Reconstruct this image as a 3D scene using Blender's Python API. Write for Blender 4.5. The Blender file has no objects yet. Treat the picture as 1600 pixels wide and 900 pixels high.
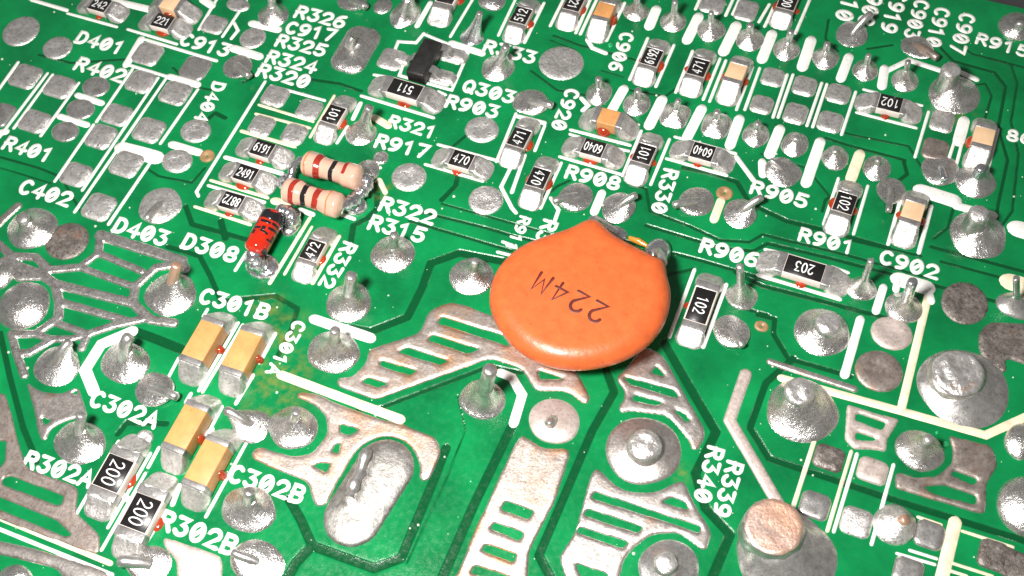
import bpy, math, random
import numpy as np
from mathutils import Vector, Matrix

random.seed(7)
RNG = np.random.default_rng(7)
scene = bpy.context.scene
COL = scene.collection

# ------------------------------------------------------------------ camera (1 unit = 1 mm)
# axes of the camera expressed in the board's frame: right, down, forward
CR = np.array([[0.92208822, 0.37746985, -0.0852633],
               [0.29451974, -0.82745111, -0.47810333],
               [-0.2510208, 0.41574172, -0.87415524]])
FPX, DIST = 1779.2256, 60.0
CAM = -CR.T @ np.array([0, 0, DIST])
cd = bpy.data.cameras.new('camera')
cam = bpy.data.objects.new('camera', cd)
COL.objects.link(cam)
m = Matrix.Identity(4)
for i in range(3):
    m[i][0], m[i][1], m[i][2], m[i][3] = CR[0, i], -CR[1, i], -CR[2, i], CAM[i]
cam.matrix_world = m
cd.sensor_width = 36
cd.lens = FPX / 1600 * 36
cd.clip_start, cd.clip_end = 1, 2000
scene.camera = cam
cd.dof.use_dof = True
cd.dof.focus_distance = 59
cd.dof.aperture_fstop = .17

# ------------------------------------------------------------------ light: dim room, camera flash beside the lens
w = bpy.data.worlds.new('World')
scene.world = w
w.use_nodes = True
w.node_tree.nodes['Background'].inputs['Color'].default_value = (1.0, 0.97, 0.93, 1)
w.node_tree.nodes['Background'].inputs['Strength'].default_value = 0.17
fl = bpy.data.lights.new('flash', 'AREA')
fl.shape = 'RECTANGLE'
fl.size, fl.size_y = 11, 7
fl.energy = 84000
fl.color = (1.0, 0.97, 0.94)
flash = bpy.data.objects.new('flash', fl)
COL.objects.link(flash)
fp = CAM + CR.T @ np.array([-18.0, -7.0, 2.0])
flash.location = fp
flash.rotation_euler = Vector((0.5, 0, 0) - fp).to_track_quat('-Z', 'Y').to_euler()
vs = scene.view_settings
vs.view_transform = 'Standard'
vs.look = 'None'
vs.exposure = 0.0
vs.gamma = 1.0
try:
    scene.cycles.max_bounces = 5
    scene.cycles.use_denoising = True
    scene.cycles.sample_clamp_indirect = 4
except Exception:
    pass

# ------------------------------------------------------------------ survey grid: the board was measured on a 1600x900 grid; mm() gives board millimetres
NRM = CR[:, 2]
def mm(u, v, z=0.0):
    d = np.array([(u - 800) / FPX, (v - 450) / FPX, 1.0])
    s = (NRM[2] * DIST + z) / (NRM @ d)
    return CR.T @ (d * s - np.array([0, 0, DIST]))
def xy(u, v, z=0.0):
    return mm(u, v, z)[:2]
def sx(u, v, n):
    return float(np.linalg.norm(xy(u + .5, v) - xy(u - .5, v))) * n
def sy(u, v, n):
    return float(np.linalg.norm(xy(u, v + .5) - xy(u, v - .5))) * n
def pin_height(u, v, tu, tv, lo, hi):
    b = xy(u, v)
    hs = np.linspace(lo, hi, 60)
    return float(hs[np.argmin([np.linalg.norm(xy(tu, tv, h) - b) for h in hs])])

# ------------------------------------------------------------------ materials
def nt(name):
    ma = bpy.data.materials.new(name)
    ma.use_nodes = True
    n = ma.node_tree.nodes
    return ma, n, ma.node_tree.links, n['Principled BSDF']
def coords(n, l, rnd=True):
    tc = n.new('ShaderNodeTexCoord')
    if not rnd:
        return tc.outputs['Object']
    oi = n.new('ShaderNodeObjectInfo')
    mu = n.new('ShaderNodeMath'); mu.operation = 'MULTIPLY'; mu.inputs[1].default_value = 60
    l.new(oi.outputs['Random'], mu.inputs[0])
    ad = n.new('ShaderNodeVectorMath'); ad.operation = 'ADD'
    l.new(tc.outputs['Object'], ad.inputs[0]); l.new(mu.outputs[0], ad.inputs[1])
    return ad.outputs[0]
def noise(n, l, co, scale, detail=3, rough=.55):
    t = n.new('ShaderNodeTexNoise')
    t.inputs['Scale'].default_value = scale
    t.inputs['Detail'].default_value = detail
    t.inputs['Roughness'].default_value = rough
    l.new(co, t.inputs['Vector'])
    return t.outputs['Fac']
def ramp(n, l, fac, stops):
    r = n.new('ShaderNodeValToRGB')
    e = r.color_ramp.elements
    while len(e) < len(stops):
        e.new(.5)
    for k, (p, c) in enumerate(stops):
        e[k].position = p
        e[k].color = (c, c, c, 1) if not hasattr(c, '__len__') else (*c, 1)
    l.new(fac, r.inputs['Fac'])
    return r.outputs['Color']
def bump(n, l, h, strength, dist, prev=None):
    b = n.new('ShaderNodeBump')
    b.inputs['Strength'].default_value = strength
    b.inputs['Distance'].default_value = dist
    l.new(h, b.inputs['Height'])
    if prev is not None:
        l.new(prev, b.inputs['Normal'])
    return b.outputs['Normal']
def mix(n, l, fac, a, b):
    x = n.new('ShaderNodeMix'); x.data_type = 'RGBA'
    if isinstance(fac, float): x.inputs['Factor'].default_value = fac
    else: l.new(fac, x.inputs['Factor'])
    for s, v in ((x.inputs[6], a), (x.inputs[7], b)):
        if hasattr(v, '__len__'): s.default_value = (*v, 1)
        else: l.new(v, s)
    return x.outputs[2]
def plain(name, col, rough=.45, var=.12, scale=2.0, metal=0., bmp=.15, bscale=9., coat=0., bdist=.05, spot=None, sps=6., spr=(.62, .72)):
    ma, n, l, p = nt(name)
    co = coords(n, l)
    f = noise(n, l, co, scale, 4)
    c = ramp(n, l, f, [(.3, [max(0, x * (1 - var)) for x in col]), (.7, [min(1, x * (1 + var)) for x in col])])
    if spot: c = mix(n, l, ramp(n, l, noise(n, l, co, sps, 3, .6), [(spr[0], 0.), (spr[1], 1.)]), c, spot)
    l.new(c, p.inputs['Base Color'])
    p.inputs['Roughness'].default_value = rough
    p.inputs['Metallic'].default_value = metal
    p.inputs['Coat Weight'].default_value = coat
    p.inputs['Coat Roughness'].default_value = .06
    l.new(bump(n, l, noise(n, l, co, bscale, 3), bmp, bdist), p.inputs['Normal'])
    return ma
def solder(name, light, dark, rlo, rhi, spots=.5, b1=.35, b2=.35, fine=16., copper=None, cfac=(.5, .62), metal=1.0):
    ma, n, l, p = nt(name)
    co = coords(n, l)
    a = noise(n, l, co, 2.2, 6, .75)
    g = noise(n, l, co, fine, 3, .7)
    c = mix(n, l, ramp(n, l, a, [(.36, 0.), (.62, 1.)]), [x * .95 for x in dark], light)
    sp = ramp(n, l, noise(n, l, co, 5.5, 4, .7), [(.52, 0.), (.68, spots)])
    c = mix(n, l, sp, c, [x * .35 for x in dark])
    if copper:
        cf = ramp(n, l, noise(n, l, co, .7, 4, .6), [(cfac[0] - (0 if name != 'cut_copper' else .1), 0.), (cfac[1], 1.)])
        ed = n.new('ShaderNodeAttribute'); ed.attribute_name = 'edge'
        mu = n.new('ShaderNodeMath'); mu.operation = 'MULTIPLY'
        l.new(cf, mu.inputs[0]); l.new(ramp(n, l, ed.outputs['Fac'], [(.12, 1.), (.75, .25)] if name != 'cut_copper' else [(.0, 1.), (.2, 1.)]), mu.inputs[1])
        cf = mu.outputs[0]
        c = mix(n, l, cf, c, copper)
    l.new(c, p.inputs['Base Color'])
    p.inputs['Metallic'].default_value = metal
    l.new(ramp(n, l, g, [(.3, rlo), (.7, rhi)]), p.inputs['Roughness'])
    nn = bump(n, l, noise(n, l, co, 3.2, 3), b1, .10)
    nn = bump(n, l, g, b2, .022, nn)
    l.new(nn, p.inputs['Normal'])
    return ma

M = {}
M['solder'] = solder('solder', (.93, .91, .88), (.66, .63, .60), .15, .38, .45, .34, .95, 14., metal=.95)
M['pad'] = solder('tinned_pad', (.93, .90, .87), (.70, .67, .64), .24, .52, .65, .34, 1.5, 12., metal=.88)
M['shiny'] = solder('fresh_solder', (.86, .86, .88), (.56, .56, .60), .12, .30, .3, .40, .4, 8., metal=.95)
M['silver'] = solder('tinned_lattice', (.84, .81, .78), (.52, .48, .45), .22, .42, .55, .20, .8, 13., metal=.92)
M['dull'] = solder('dull_solder', (.46, .44, .41), (.25, .24, .22), .42, .60, .5, .25, .7, 11., metal=.85)
M['tin'] = solder('tinned_copper', (.76, .71, .67), (.56, .50, .46), .28, .46, .5, .14, .4, 11., (.64, .42, .30), (.58, .74), metal=.93)
M['copper_tin'] = solder('copper_tinned', (.76, .68, .62), (.56, .47, .41), .30, .48, .4, .14, .4, 11., (.74, .42, .24), (.46, .68), metal=.92)
M['brown_tin'] = solder('brown_tin', (.42, .36, .32), (.27, .22, .195), .34, .52, .6, .12, .6, 13., (.42, .26, .18), (.55, .75), metal=.7)
M['pink_tin'] = solder('pink_tin', (.74, .63, .58), (.58, .48, .43), .40, .55, .5, .15, .6, 13., metal=.6)
M['dark_solder'] = solder('corroded_solder', (.30, .265, .24), (.13, .11, .095), .34, .6, .75, .5, 1., 12., (.34, .17, .10), (.62, .72), metal=.6)
M['copper'] = solder('cut_copper', (.66, .50, .44), (.52, .36, .29), .34, .52, .45, .3, .8, 9., (.70, .42, .30), (.42, .62), metal=.7)
M['cut_tin'] = solder('cut_tin', (.88, .86, .84), (.62, .58, .55), .22, .45, .35, .8, .8, 6., (.75, .42, .25), (.62, .72), metal=.8)
M['lead'] = solder('lead_wire', (.70, .68, .66), (.46, .44, .42), .24, .42, .3, .12, .3, 14., metal=.85)
M['terminal'] = solder('terminal', (.50, .48, .47), (.32, .31, .30), .28, .45, .3, .15, .4, 10., metal=.7)
M['chip_solder'] = solder('chip_solder', (.90, .87, .84), (.60, .57, .54), .30, .54, .55, .4, 1.3, 12., metal=.85)
M['ink'] = plain('white_ink', (.80, .79, .75), .5, .06, 3., 0, .35, 9., spot=(.50, .60, .50), sps=5., spr=(.60, .74))
M['ink_flux'] = plain('flux_stained_ink', (.78, .70, .50), .45, .2, 1.6, 0, .25, 9.)
M['black'] = plain('black_glaze', (.012, .011, .011), .32, .3, 3., 0, .1, 12.)
M['mould'] = plain('black_moulding', (.016, .015, .014), .48, .4, 3., 0, .7, 10.)
M['mark'] = plain('white_marking', (.86, .86, .84), .5, .05)
M['ceramic'] = plain('white_ceramic', (.72, .63, .57), .45, .1, 2., 0, .15)
M['tan'] = plain('tan_ceramic', (.60, .285, .098), .42, .14, 1.5, 0, .2, 14., spot=(.42, .18, .05), sps=7., spr=(.62, .74))
M['pale_tan'] = plain('pale_tan_ceramic', (.74, .50, .30), .42, .1, 1.5, 0, .12, 14.)
M['glue'] = plain('red_glue', (.33, .035, .008), .12, .3, 3., 0, .2, 4., .5)
M['flux'] = plain('amber_flux', (.55, .24, .03), .15, .3, 2., 0, .4, 4., .6)
M['orange'] = plain('orange_lacquer', (.60, .114, .029), .36, .13, 1.6, 0, .34, 4.5, spot=(.34, .055, .016), sps=3.3, spr=(.66, .76))
M['brown_ink'] = plain('brown_ink', (.10, .014, .008), .5, .35, 5.)
M['beige'] = plain('beige_lacquer', (.61, .375, .275), .12, .09, 1.6, 0, .12, 4., 1.)
M['red_band'] = plain('red_band', (.31, .026, .015), .22, .15, 3., 0, .15, 5., .4)
M['black_band'] = plain('black_band', (.012, .011, .013), .22, .2, 3., 0, .15, 5., .4)
M['brown_band'] = plain('brown_band', (.50, .20, .08), .25, .3, 4., 0, .15, 5., .4)
M['red_glass'] = plain('red_glass', (.46, .018, .004), .06, .2, 2.5, 0, .1, 4., .8)
M['epoxy'] = plain('via_plug', (.32, .19, .09), .4, .3, 2.5, 0, .5, 5.)
M['substrate'] = plain('board_edge', (.06, .10, .03), .6, .2, 1.5)
M['dark_table'] = plain('dark_table', (.075, .072, .075), .6, .2, .05, 0, .2, .5)
M['speck'] = plain('flux_speck', (.55, .62, .50), .12, .2, 3.)
M['green_bead'] = plain('green_bead', (.01, .33, .11), .06, .2, 3., 0, 0, 3., .8)

# solder mask: copper areas under the lacquer read lighter, channels without copper darker
def mask_material():
    ma, n, l, p = nt('solder_mask')
    co = coords(n, l, False)
    at = n.new('ShaderNodeAttribute'); at.attribute_name = 'gap'
    st = n.new('ShaderNodeAttribute'); st.attribute_name = 'stain'
    g = noise(n, l, co, .22, 5, .6)
    base = ramp(n, l, g, [(.34, (.0012, .120, .034)), (.66, (.0026, .225, .062))])
    gap = ramp(n, l, at.outputs['Fac'], [(.40, 0.), (.60, 1.)])
    c = mix(n, l, gap, base, (.0007, .064, .018))
    f = noise(n, l, co, 1.7, 5, .6)
    sf = n.new('ShaderNodeMath'); sf.operation = 'MULTIPLY'
    l.new(ramp(n, l, f, [(.44, 0.), (.66, .46)]), sf.inputs[0]); l.new(st.outputs['Fac'], sf.inputs[1])
    c = mix(n, l, sf.outputs[0], c, (.30, .21, .03))
    l.new(c, p.inputs['Base Color'])
    l.new(ramp(n, l, noise(n, l, co, 3.5, 4, .65), [(.35, .13), (.65, .30)]), p.inputs['Roughness'])
    p.inputs['Specular IOR Level'].default_value = .42
    nn = bump(n, l, noise(n, l, co, 2.2, 3), .16, .08)
    nn = bump(n, l, ramp(n, l, at.outputs['Fac'], [(.35, 1.), (.65, 0.)]), .8, .035, nn)
    nn = bump(n, l, noise(n, l, co, 14, 3, .7), .34, .02, nn)
    l.new(nn, p.inputs['Normal'])
    return ma
M['mask'] = mask_material()

# ------------------------------------------------------------------ object helpers
def make(name, me, parent=None, loc=None, mat=None):
    if mat is not None and not me.materials:
        me.materials.append(M[mat] if isinstance(mat, str) else mat)
    o = bpy.data.objects.new(name, me)
    COL.objects.link(o)
    if loc is not None: o.location = loc
    if parent is not None: o.parent = parent
    return o
def mesh(name, vs_, fs, smooth=True):
    me = bpy.data.meshes.new(name)
    me.from_pydata([tuple(map(float, v)) for v in vs_], [], fs)
    me.validate()
    if smooth:
        me.polygons.foreach_set('use_smooth', [True] * len(me.polygons))
    me.update()
    return me
def thing(name, label, cat, loc=(0, 0, 0), rz=0., group=None):
    o = bpy.data.objects.new(name, None)
    o.empty_display_size = .5
    COL.objects.link(o)
    o.location = loc
    o.rotation_euler = (0, 0, rz)
    o['label'] = label; o['category'] = cat
    if group: o['group'] = group
    return o
def box_mesh(name, cx, cy, cz, lx, ly, lz, bev=.04, seg=2):
    import bmesh
    bm = bmesh.new()
    bmesh.ops.create_cube(bm, size=1)
    for v in bm.verts:
        v.co = (cx + v.co.x * lx, cy + v.co.y * ly, cz + v.co.z * lz)
    if bev > 0:
        bmesh.ops.bevel(bm, geom=bm.edges[:], offset=bev, segments=seg, affect='EDGES', profile=.5)
    me = bpy.data.meshes.new(name)
    bm.to_mesh(me); bm.free()
    me.polygons.foreach_set('use_smooth', [True] * len(me.polygons))
    try: me.set_sharp_from_angle(angle=math.radians(50))
    except Exception: pass
    return me
def tube_mesh(name, pts, rads, ns=14, caps=True, lump=0., wob=0.):
    pts = [np.array(p, float) for p in pts]
    V, F = [], []
    up = np.array([.31, .22, .93])
    n = len(pts)
    for i, p in enumerate(pts):
        t = pts[min(i + 1, n - 1)] - pts[max(i - 1, 0)]
        t /= np.linalg.norm(t) + 1e-9
        a = np.cross(t, up)
        if np.linalg.norm(a) < 1e-3: a = np.cross(t, [1, 0, 0])
        a /= np.linalg.norm(a); b = np.cross(t, a)
        for k in range(ns):
            th = 2 * math.pi * k / ns
            r = rads[i] * (1 + lump * (RNG.random() - .5) * 2)
            V.append(p + r * (math.cos(th) * a + math.sin(th) * b))
    for i in range(n - 1):
        for k in range(ns):
            F.append((i * ns + k, i * ns + (k + 1) % ns, (i + 1) * ns + (k + 1) % ns, (i + 1) * ns + k))
    if caps:
        F.append(tuple(range(ns))[::-1]); F.append(tuple((n - 1) * ns + k for k in range(ns)))
    me = mesh(name, V, F)
    try: me.set_sharp_from_angle(angle=math.radians(55))
    except Exception: pass
    return me

# signed distances (positive inside)
def sd_poly(X, Y, loops):
    d2 = np.full(X.shape, 1e9); ins = np.zeros(X.shape, bool)
    for P in loops:
        P = np.asarray(P, float); Q = np.roll(P, -1, 0)
        for (ax, ay), (bx, by) in zip(P, Q):
            ex, ey = bx - ax, by - ay
            L = ex * ex + ey * ey + 1e-12
            t = np.clip(((X - ax) * ex + (Y - ay) * ey) / L, 0, 1)
            d2 = np.minimum(d2, (X - ax - t * ex) ** 2 + (Y - ay - t * ey) ** 2)
            c = (ay > Y) != (by > Y)
            xi = ax + (Y - ay) * ex / (ey if abs(ey) > 1e-12 else 1e-12)
            ins ^= c & (X < xi)
    d = np.sqrt(d2)
    return np.where(ins, d, -d)
def sd_strokes(X, Y, strokes):
    best = np.full(X.shape, -1e9)
    for P, r in strokes:
        for (ax, ay), (bx, by) in zip(P[:-1], P[1:]):
            ex, ey = bx - ax, by - ay
            L = ex * ex + ey * ey + 1e-12
            t = np.clip(((X - ax) * ex + (Y - ay) * ey) / L, 0, 1)
            best = np.maximum(best, r - np.sqrt((X - ax - t * ex) ** 2 + (Y - ay - t * ey) ** 2))
    return best
def sd_rrect(X, Y, hx, hy, r):
    qx = np.abs(X) - hx + r; qy = np.abs(Y) - hy + r
    return r - (np.hypot(np.maximum(qx, 0), np.maximum(qy, 0)) + np.minimum(np.maximum(qx, qy), 0))
def sd_ellipse(X, Y, a, b):
    k = np.sqrt((X / a) ** 2 + (Y / b) ** 2)
    return (1 - k) * min(a, b)
def fillet(P, r):
    P = [np.array(p, float) for p in P]; out = []
    n = len(P)
    for i in range(n):
        a, b, c = P[i - 1], P[i], P[(i + 1) % n]
        da, dc = a - b, c - b
        la, lc = np.linalg.norm(da), np.linalg.norm(dc)
        k1, k2 = min(r, .42 * la), min(r, .42 * lc)
        p1, p2 = b + da / (la + 1e-9) * k1, b + dc / (lc + 1e-9) * k2
        for t in (0, .33, .67, 1):
            out.append((1 - t) ** 2 * p1 + 2 * t * (1 - t) * b + t * t * p2)
    return out
def wave(X, Y, s, seed):
    r = np.random.default_rng(abs(int(seed)) + 11)
    z = np.zeros(X.shape)
    for k in range(7):
        a = r.random() * 6.28; f = s * (.6 + r.random() * 1.2)
        z += np.sin((X * math.cos(a) + Y * math.sin(a)) * f + r.random() * 6.28)
    return z / 7
def blob_mesh(name, sdf, bb, res, hf, sink=.03):
    x0, y0, x1, y1 = bb
    nx = max(3, int((x1 - x0 + 4 * res) / res) + 1); ny = max(3, int((y1 - y0 + 4 * res) / res) + 1)
    X, Y = np.meshgrid(x0 - 2 * res + np.arange(nx) * res, y0 - 2 * res + np.arange(ny) * res)
    D = sdf(X, Y)
    e = res * .25
    gx = (sdf(X + e, Y) - sdf(X - e, Y)) / (2 * e); gy = (sdf(X, Y + e) - sdf(X, Y - e)) / (2 * e)
    gl = np.sqrt(gx * gx + gy * gy) + 1e-6
    out = D <= .18 * res
    ins = D > .18 * res
    cell = ins[:-1, :-1] | ins[1:, :-1] | ins[:-1, 1:] | ins[1:, 1:]
    sh = np.where(out, -D, 0)
    sh = np.clip(sh, -res, 1.5 * res)
    XX = X + gx / gl * sh / np.maximum(gl, .5); YY = Y + gy / gl * sh / np.maximum(gl, .5)
    Z = np.where(out, -sink, hf(np.maximum(D, 0), X, Y))
    idx = -np.ones(X.shape, int)
    use = np.zeros(X.shape, bool)
    use[:-1, :-1] |= cell; use[1:, :-1] |= cell; use[:-1, 1:] |= cell; use[1:, 1:] |= cell
    idx[use] = np.arange(use.sum())
    V = np.stack([XX[use], YY[use], Z[use]], 1)
    j, i = np.nonzero(cell)
    F = np.stack([idx[j, i], idx[j, i + 1], idx[j + 1, i + 1], idx[j + 1, i]], 1)
    me = mesh(name, V, F.tolist())
    if len(me.vertices) == len(V):
        at = me.attributes.new('edge', 'FLOAT', 'POINT'); at.data.foreach_set('value', np.clip(D[use], 0, 2).astype(np.float32))
    return me
def dome(H, wd, amp=.0, freq=3., seed=0, extra=None):
    def hf(d, X, Y):
        q = np.minimum(d / wd, 1)
        z = H * np.sqrt(np.maximum(0, 1 - (1 - q) ** 2))
        if amp: z = z + amp * q * wave(X, Y, freq, seed)
        if extra is not None: z = z + extra(d, X, Y)
        return z
    return hf

# printed strokes: ribbon with rounded ends and a real thickness
def ribbon(V, F, pts, hw, zf, top=.03, jit=0.):
    pts = [np.array(p, float)[:2] for p in pts]
    P = [pts[0]]
    for p in pts[1:]:
        if np.linalg.norm(p - P[-1]) > 1e-5: P.append(p)
    if len(P) < 2: return
    d0 = P[1] - P[0]; d0 /= np.linalg.norm(d0); d1 = P[-1] - P[-2]; d1 /= np.linalg.norm(d1)
    rows = []
    for a in (-80, -50, -22):
        r = math.radians(a); rows.append((P[0] + d0 * hw * (math.sin(r)), d0, math.cos(r)))
    for i, p in enumerate(P):
        if i == 0: t, k = d0, 1
        elif i == len(P) - 1: t, k = d1, 1
        else:
            a = P[i] - P[i - 1]; b = P[i + 1] - P[i]
            a /= np.linalg.norm(a); b /= np.linalg.norm(b)
            t = a + b
            L = np.linalg.norm(t)
            if L < .3: t, k = b, 1
            else: t /= L; k = min(1.35, 1 / max(.5, float(t @ b)))
        rows.append((p, t, k * (1 + jit * (RNG.random() - .5))))
    for a in (22, 50, 80):
        r = math.radians(a); rows.append((P[-1] + d1 * hw * (math.sin(r)), d1, math.cos(r)))
    b0 = len(V)
    for p, t, k in rows:
        nx, ny = -t[1], t[0]
        for f, h in ((-1, 0), (-.72, 1), (.72, 1), (1, 0)):
            q = (p[0] + nx * hw * k * f, p[1] + ny * hw * k * f)
            V.append((q[0], q[1], zf(*q) + ((top * (1 + .30 * len(V) / (b0 + 4 * len(rows)) - .30 * b0 / (b0 + 4 * len(rows)))) if h else 0)))
    for r in range(len(rows) - 1):
        for c in range(3):
            a = b0 + r * 4 + c
            F.append((a, a + 4, a + 5, a + 1))
    F.append((b0, b0 + 1, b0 + 2, b0 + 3)); e = b0 + (len(rows) - 1) * 4
    F.append((e + 3, e + 2, e + 1, e))
def dense(P, step=.35):
    out = [np.array(P[0], float)]
    for a, b in zip(P[:-1], P[1:]):
        a, b = np.array(a, float), np.array(b, float)
        n = max(1, int(np.linalg.norm(b - a) / step))
        for k in range(1, n + 1): out.append(a + (b - a) * k / n)
    return out
def arc(cx, cy, rx, ry, a0, a1, n=10):
    return [(cx + rx * math.cos(math.radians(a0 + (a1 - a0) * k / n)), cy + ry * math.sin(math.radians(a0 + (a1 - a0) * k / n))) for k in range(n + 1)]
G = {
    '0': [arc(.35, .5, .33, .5, 90, 450, 18)],
    'O': [arc(.35, .5, .33, .5, 90, 450, 18), [(.2, .3), (.5, .7)]],
    '1': [[(.12, .80), (.38, 1), (.38, 0)]],
    '2': [arc(.35, .70, .32, .30, 165, -30, 9) + [(.04, .0), (.70, .0)]],
    '3': [[(.05, 1), (.64, 1), (.32, .60)] + arc(.34, .30, .33, .30, 80, -150, 10)],
    '4': [[(.52, 0), (.52, 1), (.02, .30), (.72, .30)]],
    '5': [[(.64, 1), (.12, 1), (.07, .56)] + arc(.34, .31, .34, .31, 115, -145, 11)],
    '6': [[(.56, 1)] + arc(.5, .36, .47, .64, 110, 180, 4) + arc(.35, .30, .32, .30, 180, 540, 14)],
    '7': [[(.03, 1), (.68, 1), (.25, 0)]],
    '8': [arc(.35, .74, .27, .26, 270, -90, 14), arc(.35, .25, .33, .25, 90, 450, 16)],
    '9': [[(.14, 0)] + arc(.2, .64, .47, .64, -70, 0, 4) + arc(.35, .70, .32, .30, 0, 360, 14)],
    'A': [[(.0, 0), (.35, 1), (.70, 0)], [(.13, .33), (.57, .33)]],
    'B': [[(.05, 0), (.05, 1), (.4, 1)] + arc(.4, .76, .24, .24, 90, -90, 7) + [(.05, .52)], [(.4, .52)] + arc(.4, .26, .28, .26, 90, -90, 7) + [(.05, 0)]],
    'C': [arc(.38, .5, .35, .5, 50, 310, 14)],
    'D': [[(.05, 0), (.05, 1), (.3, 1)] + arc(.3, .5, .38, .5, 90, -90, 10) + [(.05, 0)]],
    'Q': [arc(.35, .5, .34, .5, 90, 450, 18), [(.42, .25), (.70, -.02)]],
    'R': [[(.05, 0), (.05, 1), (.4, 1)] + arc(.4, .75, .26, .25, 90, -90, 7) + [(.05, .5)], [(.36, .5), (.70, 0)]],
    'M': [[(.0, 0), (.05, 1), (.36, .25), (.67, 1), (.72, 0)]],
}
def text_mesh(name, s, o, ex, ey, pitch, h, hw, zf, top=.03, slash=True, gw=.72, centre=False):
    o, ex, ey = (np.array(q, float) for q in (o, ex, ey))
    V, F = [], []
    if centre:
        o = o - ex * ((len(s) - 1) * pitch + pitch * gw) / 2 - ey * h / 2
    k = 0
    for i, ch in enumerate(s):
        g = G['O' if (ch == '0' and slash) else ch]
        for st in g:
            P = [o + ex * (i * pitch + x * pitch * gw / .7) + ey * (y * h) for x, y in st]
            k += 1
            ribbon(V, F, P, hw, zf, top + .0025 * (k % 5), .05)
    return mesh(name, V, F)

# ================================================================== the board
BX0, BX1, BY0, BY1 = -47.0, 33.0, -31.0, 27.06
GAPS = [  # channels without copper, one of them partly painted shadow: points, width
 ([(785,408),(718,395),(673,411),(660,449),(637,495),(578,518),(545,512)],13),
 ([(560,640),(595,637),(765,572),(815,582)],7),
 ([(452,780),(470,812),(488,853),(585,888),(627,872),(675,757),(697,700)],15),
 ([(488,853),(462,880),(446,910)],16),
 ([(799,668),(740,790),(690,905)],15),([(727,672),(700,742),(636,880)],3),([(715,618),(727,672)],3),
 ([(945,572),(960,612),(926,672),(842,868),(862,905)],13),
 ([(1038,536),(1119,675),(1087,740),(1102,793),(1141,835),(1112,905)],15),
 ([(1240,560),(1197,598),(1172,668),(1202,716),(1290,745),(1400,782),(1605,846)],11),
 ([(1185,492),(1211,498),(1209,522),(1232,560),(1330,588)],8),
 ([(1150,425),(1190,446),(1360,490),(1400,500)],8),
 ([(655,330),(760,356),(800,368),(870,385)],5),([(640,345),(800,392)],5),([(690,318),(870,368)],4),
 ([(960,372),(1090,405),(1200,437)],6),([(1010,352),(1130,388),(1178,392),(1200,380),(1300,404),(1600,482)],6),
 ([(985,288),(1010,295),(1016,330),(1075,352),(1125,375),(1172,378),(1192,366),(1330,400),(1450,434)],5),
 ([(1068,262),(1110,270),(1152,284),(1172,318),(1230,345),(1300,362),(1390,388)],8),
 ([(1455,385),(1600,424)],6),([(1470,408),(1600,443)],5),([(1460,372),(1482,355),(1490,325)],5),
 ([(1462,66),(1490,95),(1555,113),(1572,135),(1560,200),(1575,250),(1560,320),(1556,350)],5),
 ([(1500,70),(1520,84),(1580,100),(1590,130),(1580,190),(1592,240),(1582,330),(1566,352)],4),
 ([(1545,90),(1605,106)],4),([(1480,140),(1540,130),(1550,150),(1536,196)],4),([(1355,76),(1395,70)],4),([(1295,30),(1290,60),(1310,80)],4),
 ([(0,520),(15,588),(36,668),(58,722)],9),([(212,518),(245,530),(282,545)],15),([(300,555),(330,520)],6),
 ([(184,678),(198,660),(260,662)],9),([(262,385),(312,400),(328,430),(345,470),(430,462),(465,482),(455,515),(432,560)],8),
 ([(290,322),(300,350),(385,374)],8),([(345,345),(352,372)],10),
 ([(0,245),(60,262),(95,276),(126,330)],4),([(0,262),(80,286)],3),([(60,85),(110,98),(200,92)],4),
 ([(588,288),(590,325),(575,340),(552,352),(548,380)],9),([(718,262),(712,290),(690,312)],8),  # first path: copper-free channel plus a shadow painted in with it
 ([(270,105),(300,135),(330,140)],4),([(320,190),(336,176),(352,184)],7),([(228,262),(248,275),(300,285),(320,262)],4),
 ([(460,120),(530,130),(565,142)],5),([(380,128),(405,115)],5),
 ([(1060,135),(1040,150),(980,140)],4),([(865,55),(905,70),(1000,95)],4),([(860,62),(900,78)],3),([(830,110),(870,140),(925,150)],4),
 ([(1210,165),(1330,210),(1420,228),(1440,260)],4),([(1290,215),(1330,228),(1415,250)],5),([(1400,285),(1418,272),(1412,250)],6),
 ([(1330,375),(1440,400)],5),([(1285,330),(1290,312),(1300,305)],5),([(860,300),(872,290),(890,282)],5),
 ([(1010,395),(1040,430),(1085,420)],6),([(1150,478),(1200,492)],6),([(705,85),(720,120)],0.1),
 ([(1190,240),(1260,262),(1300,310)],4),([(940,110),(975,120)],3),([(730,210),(700,235),(690,262)],5),
]
STAINS = [(432,606,1.6),(412,588,.9),(455,578,1.0),(446,520,1.1),(418,480,.8),(1492,170,.9),(600,300,.5),(1066,742,.4),(545,445,.4)]
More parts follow.
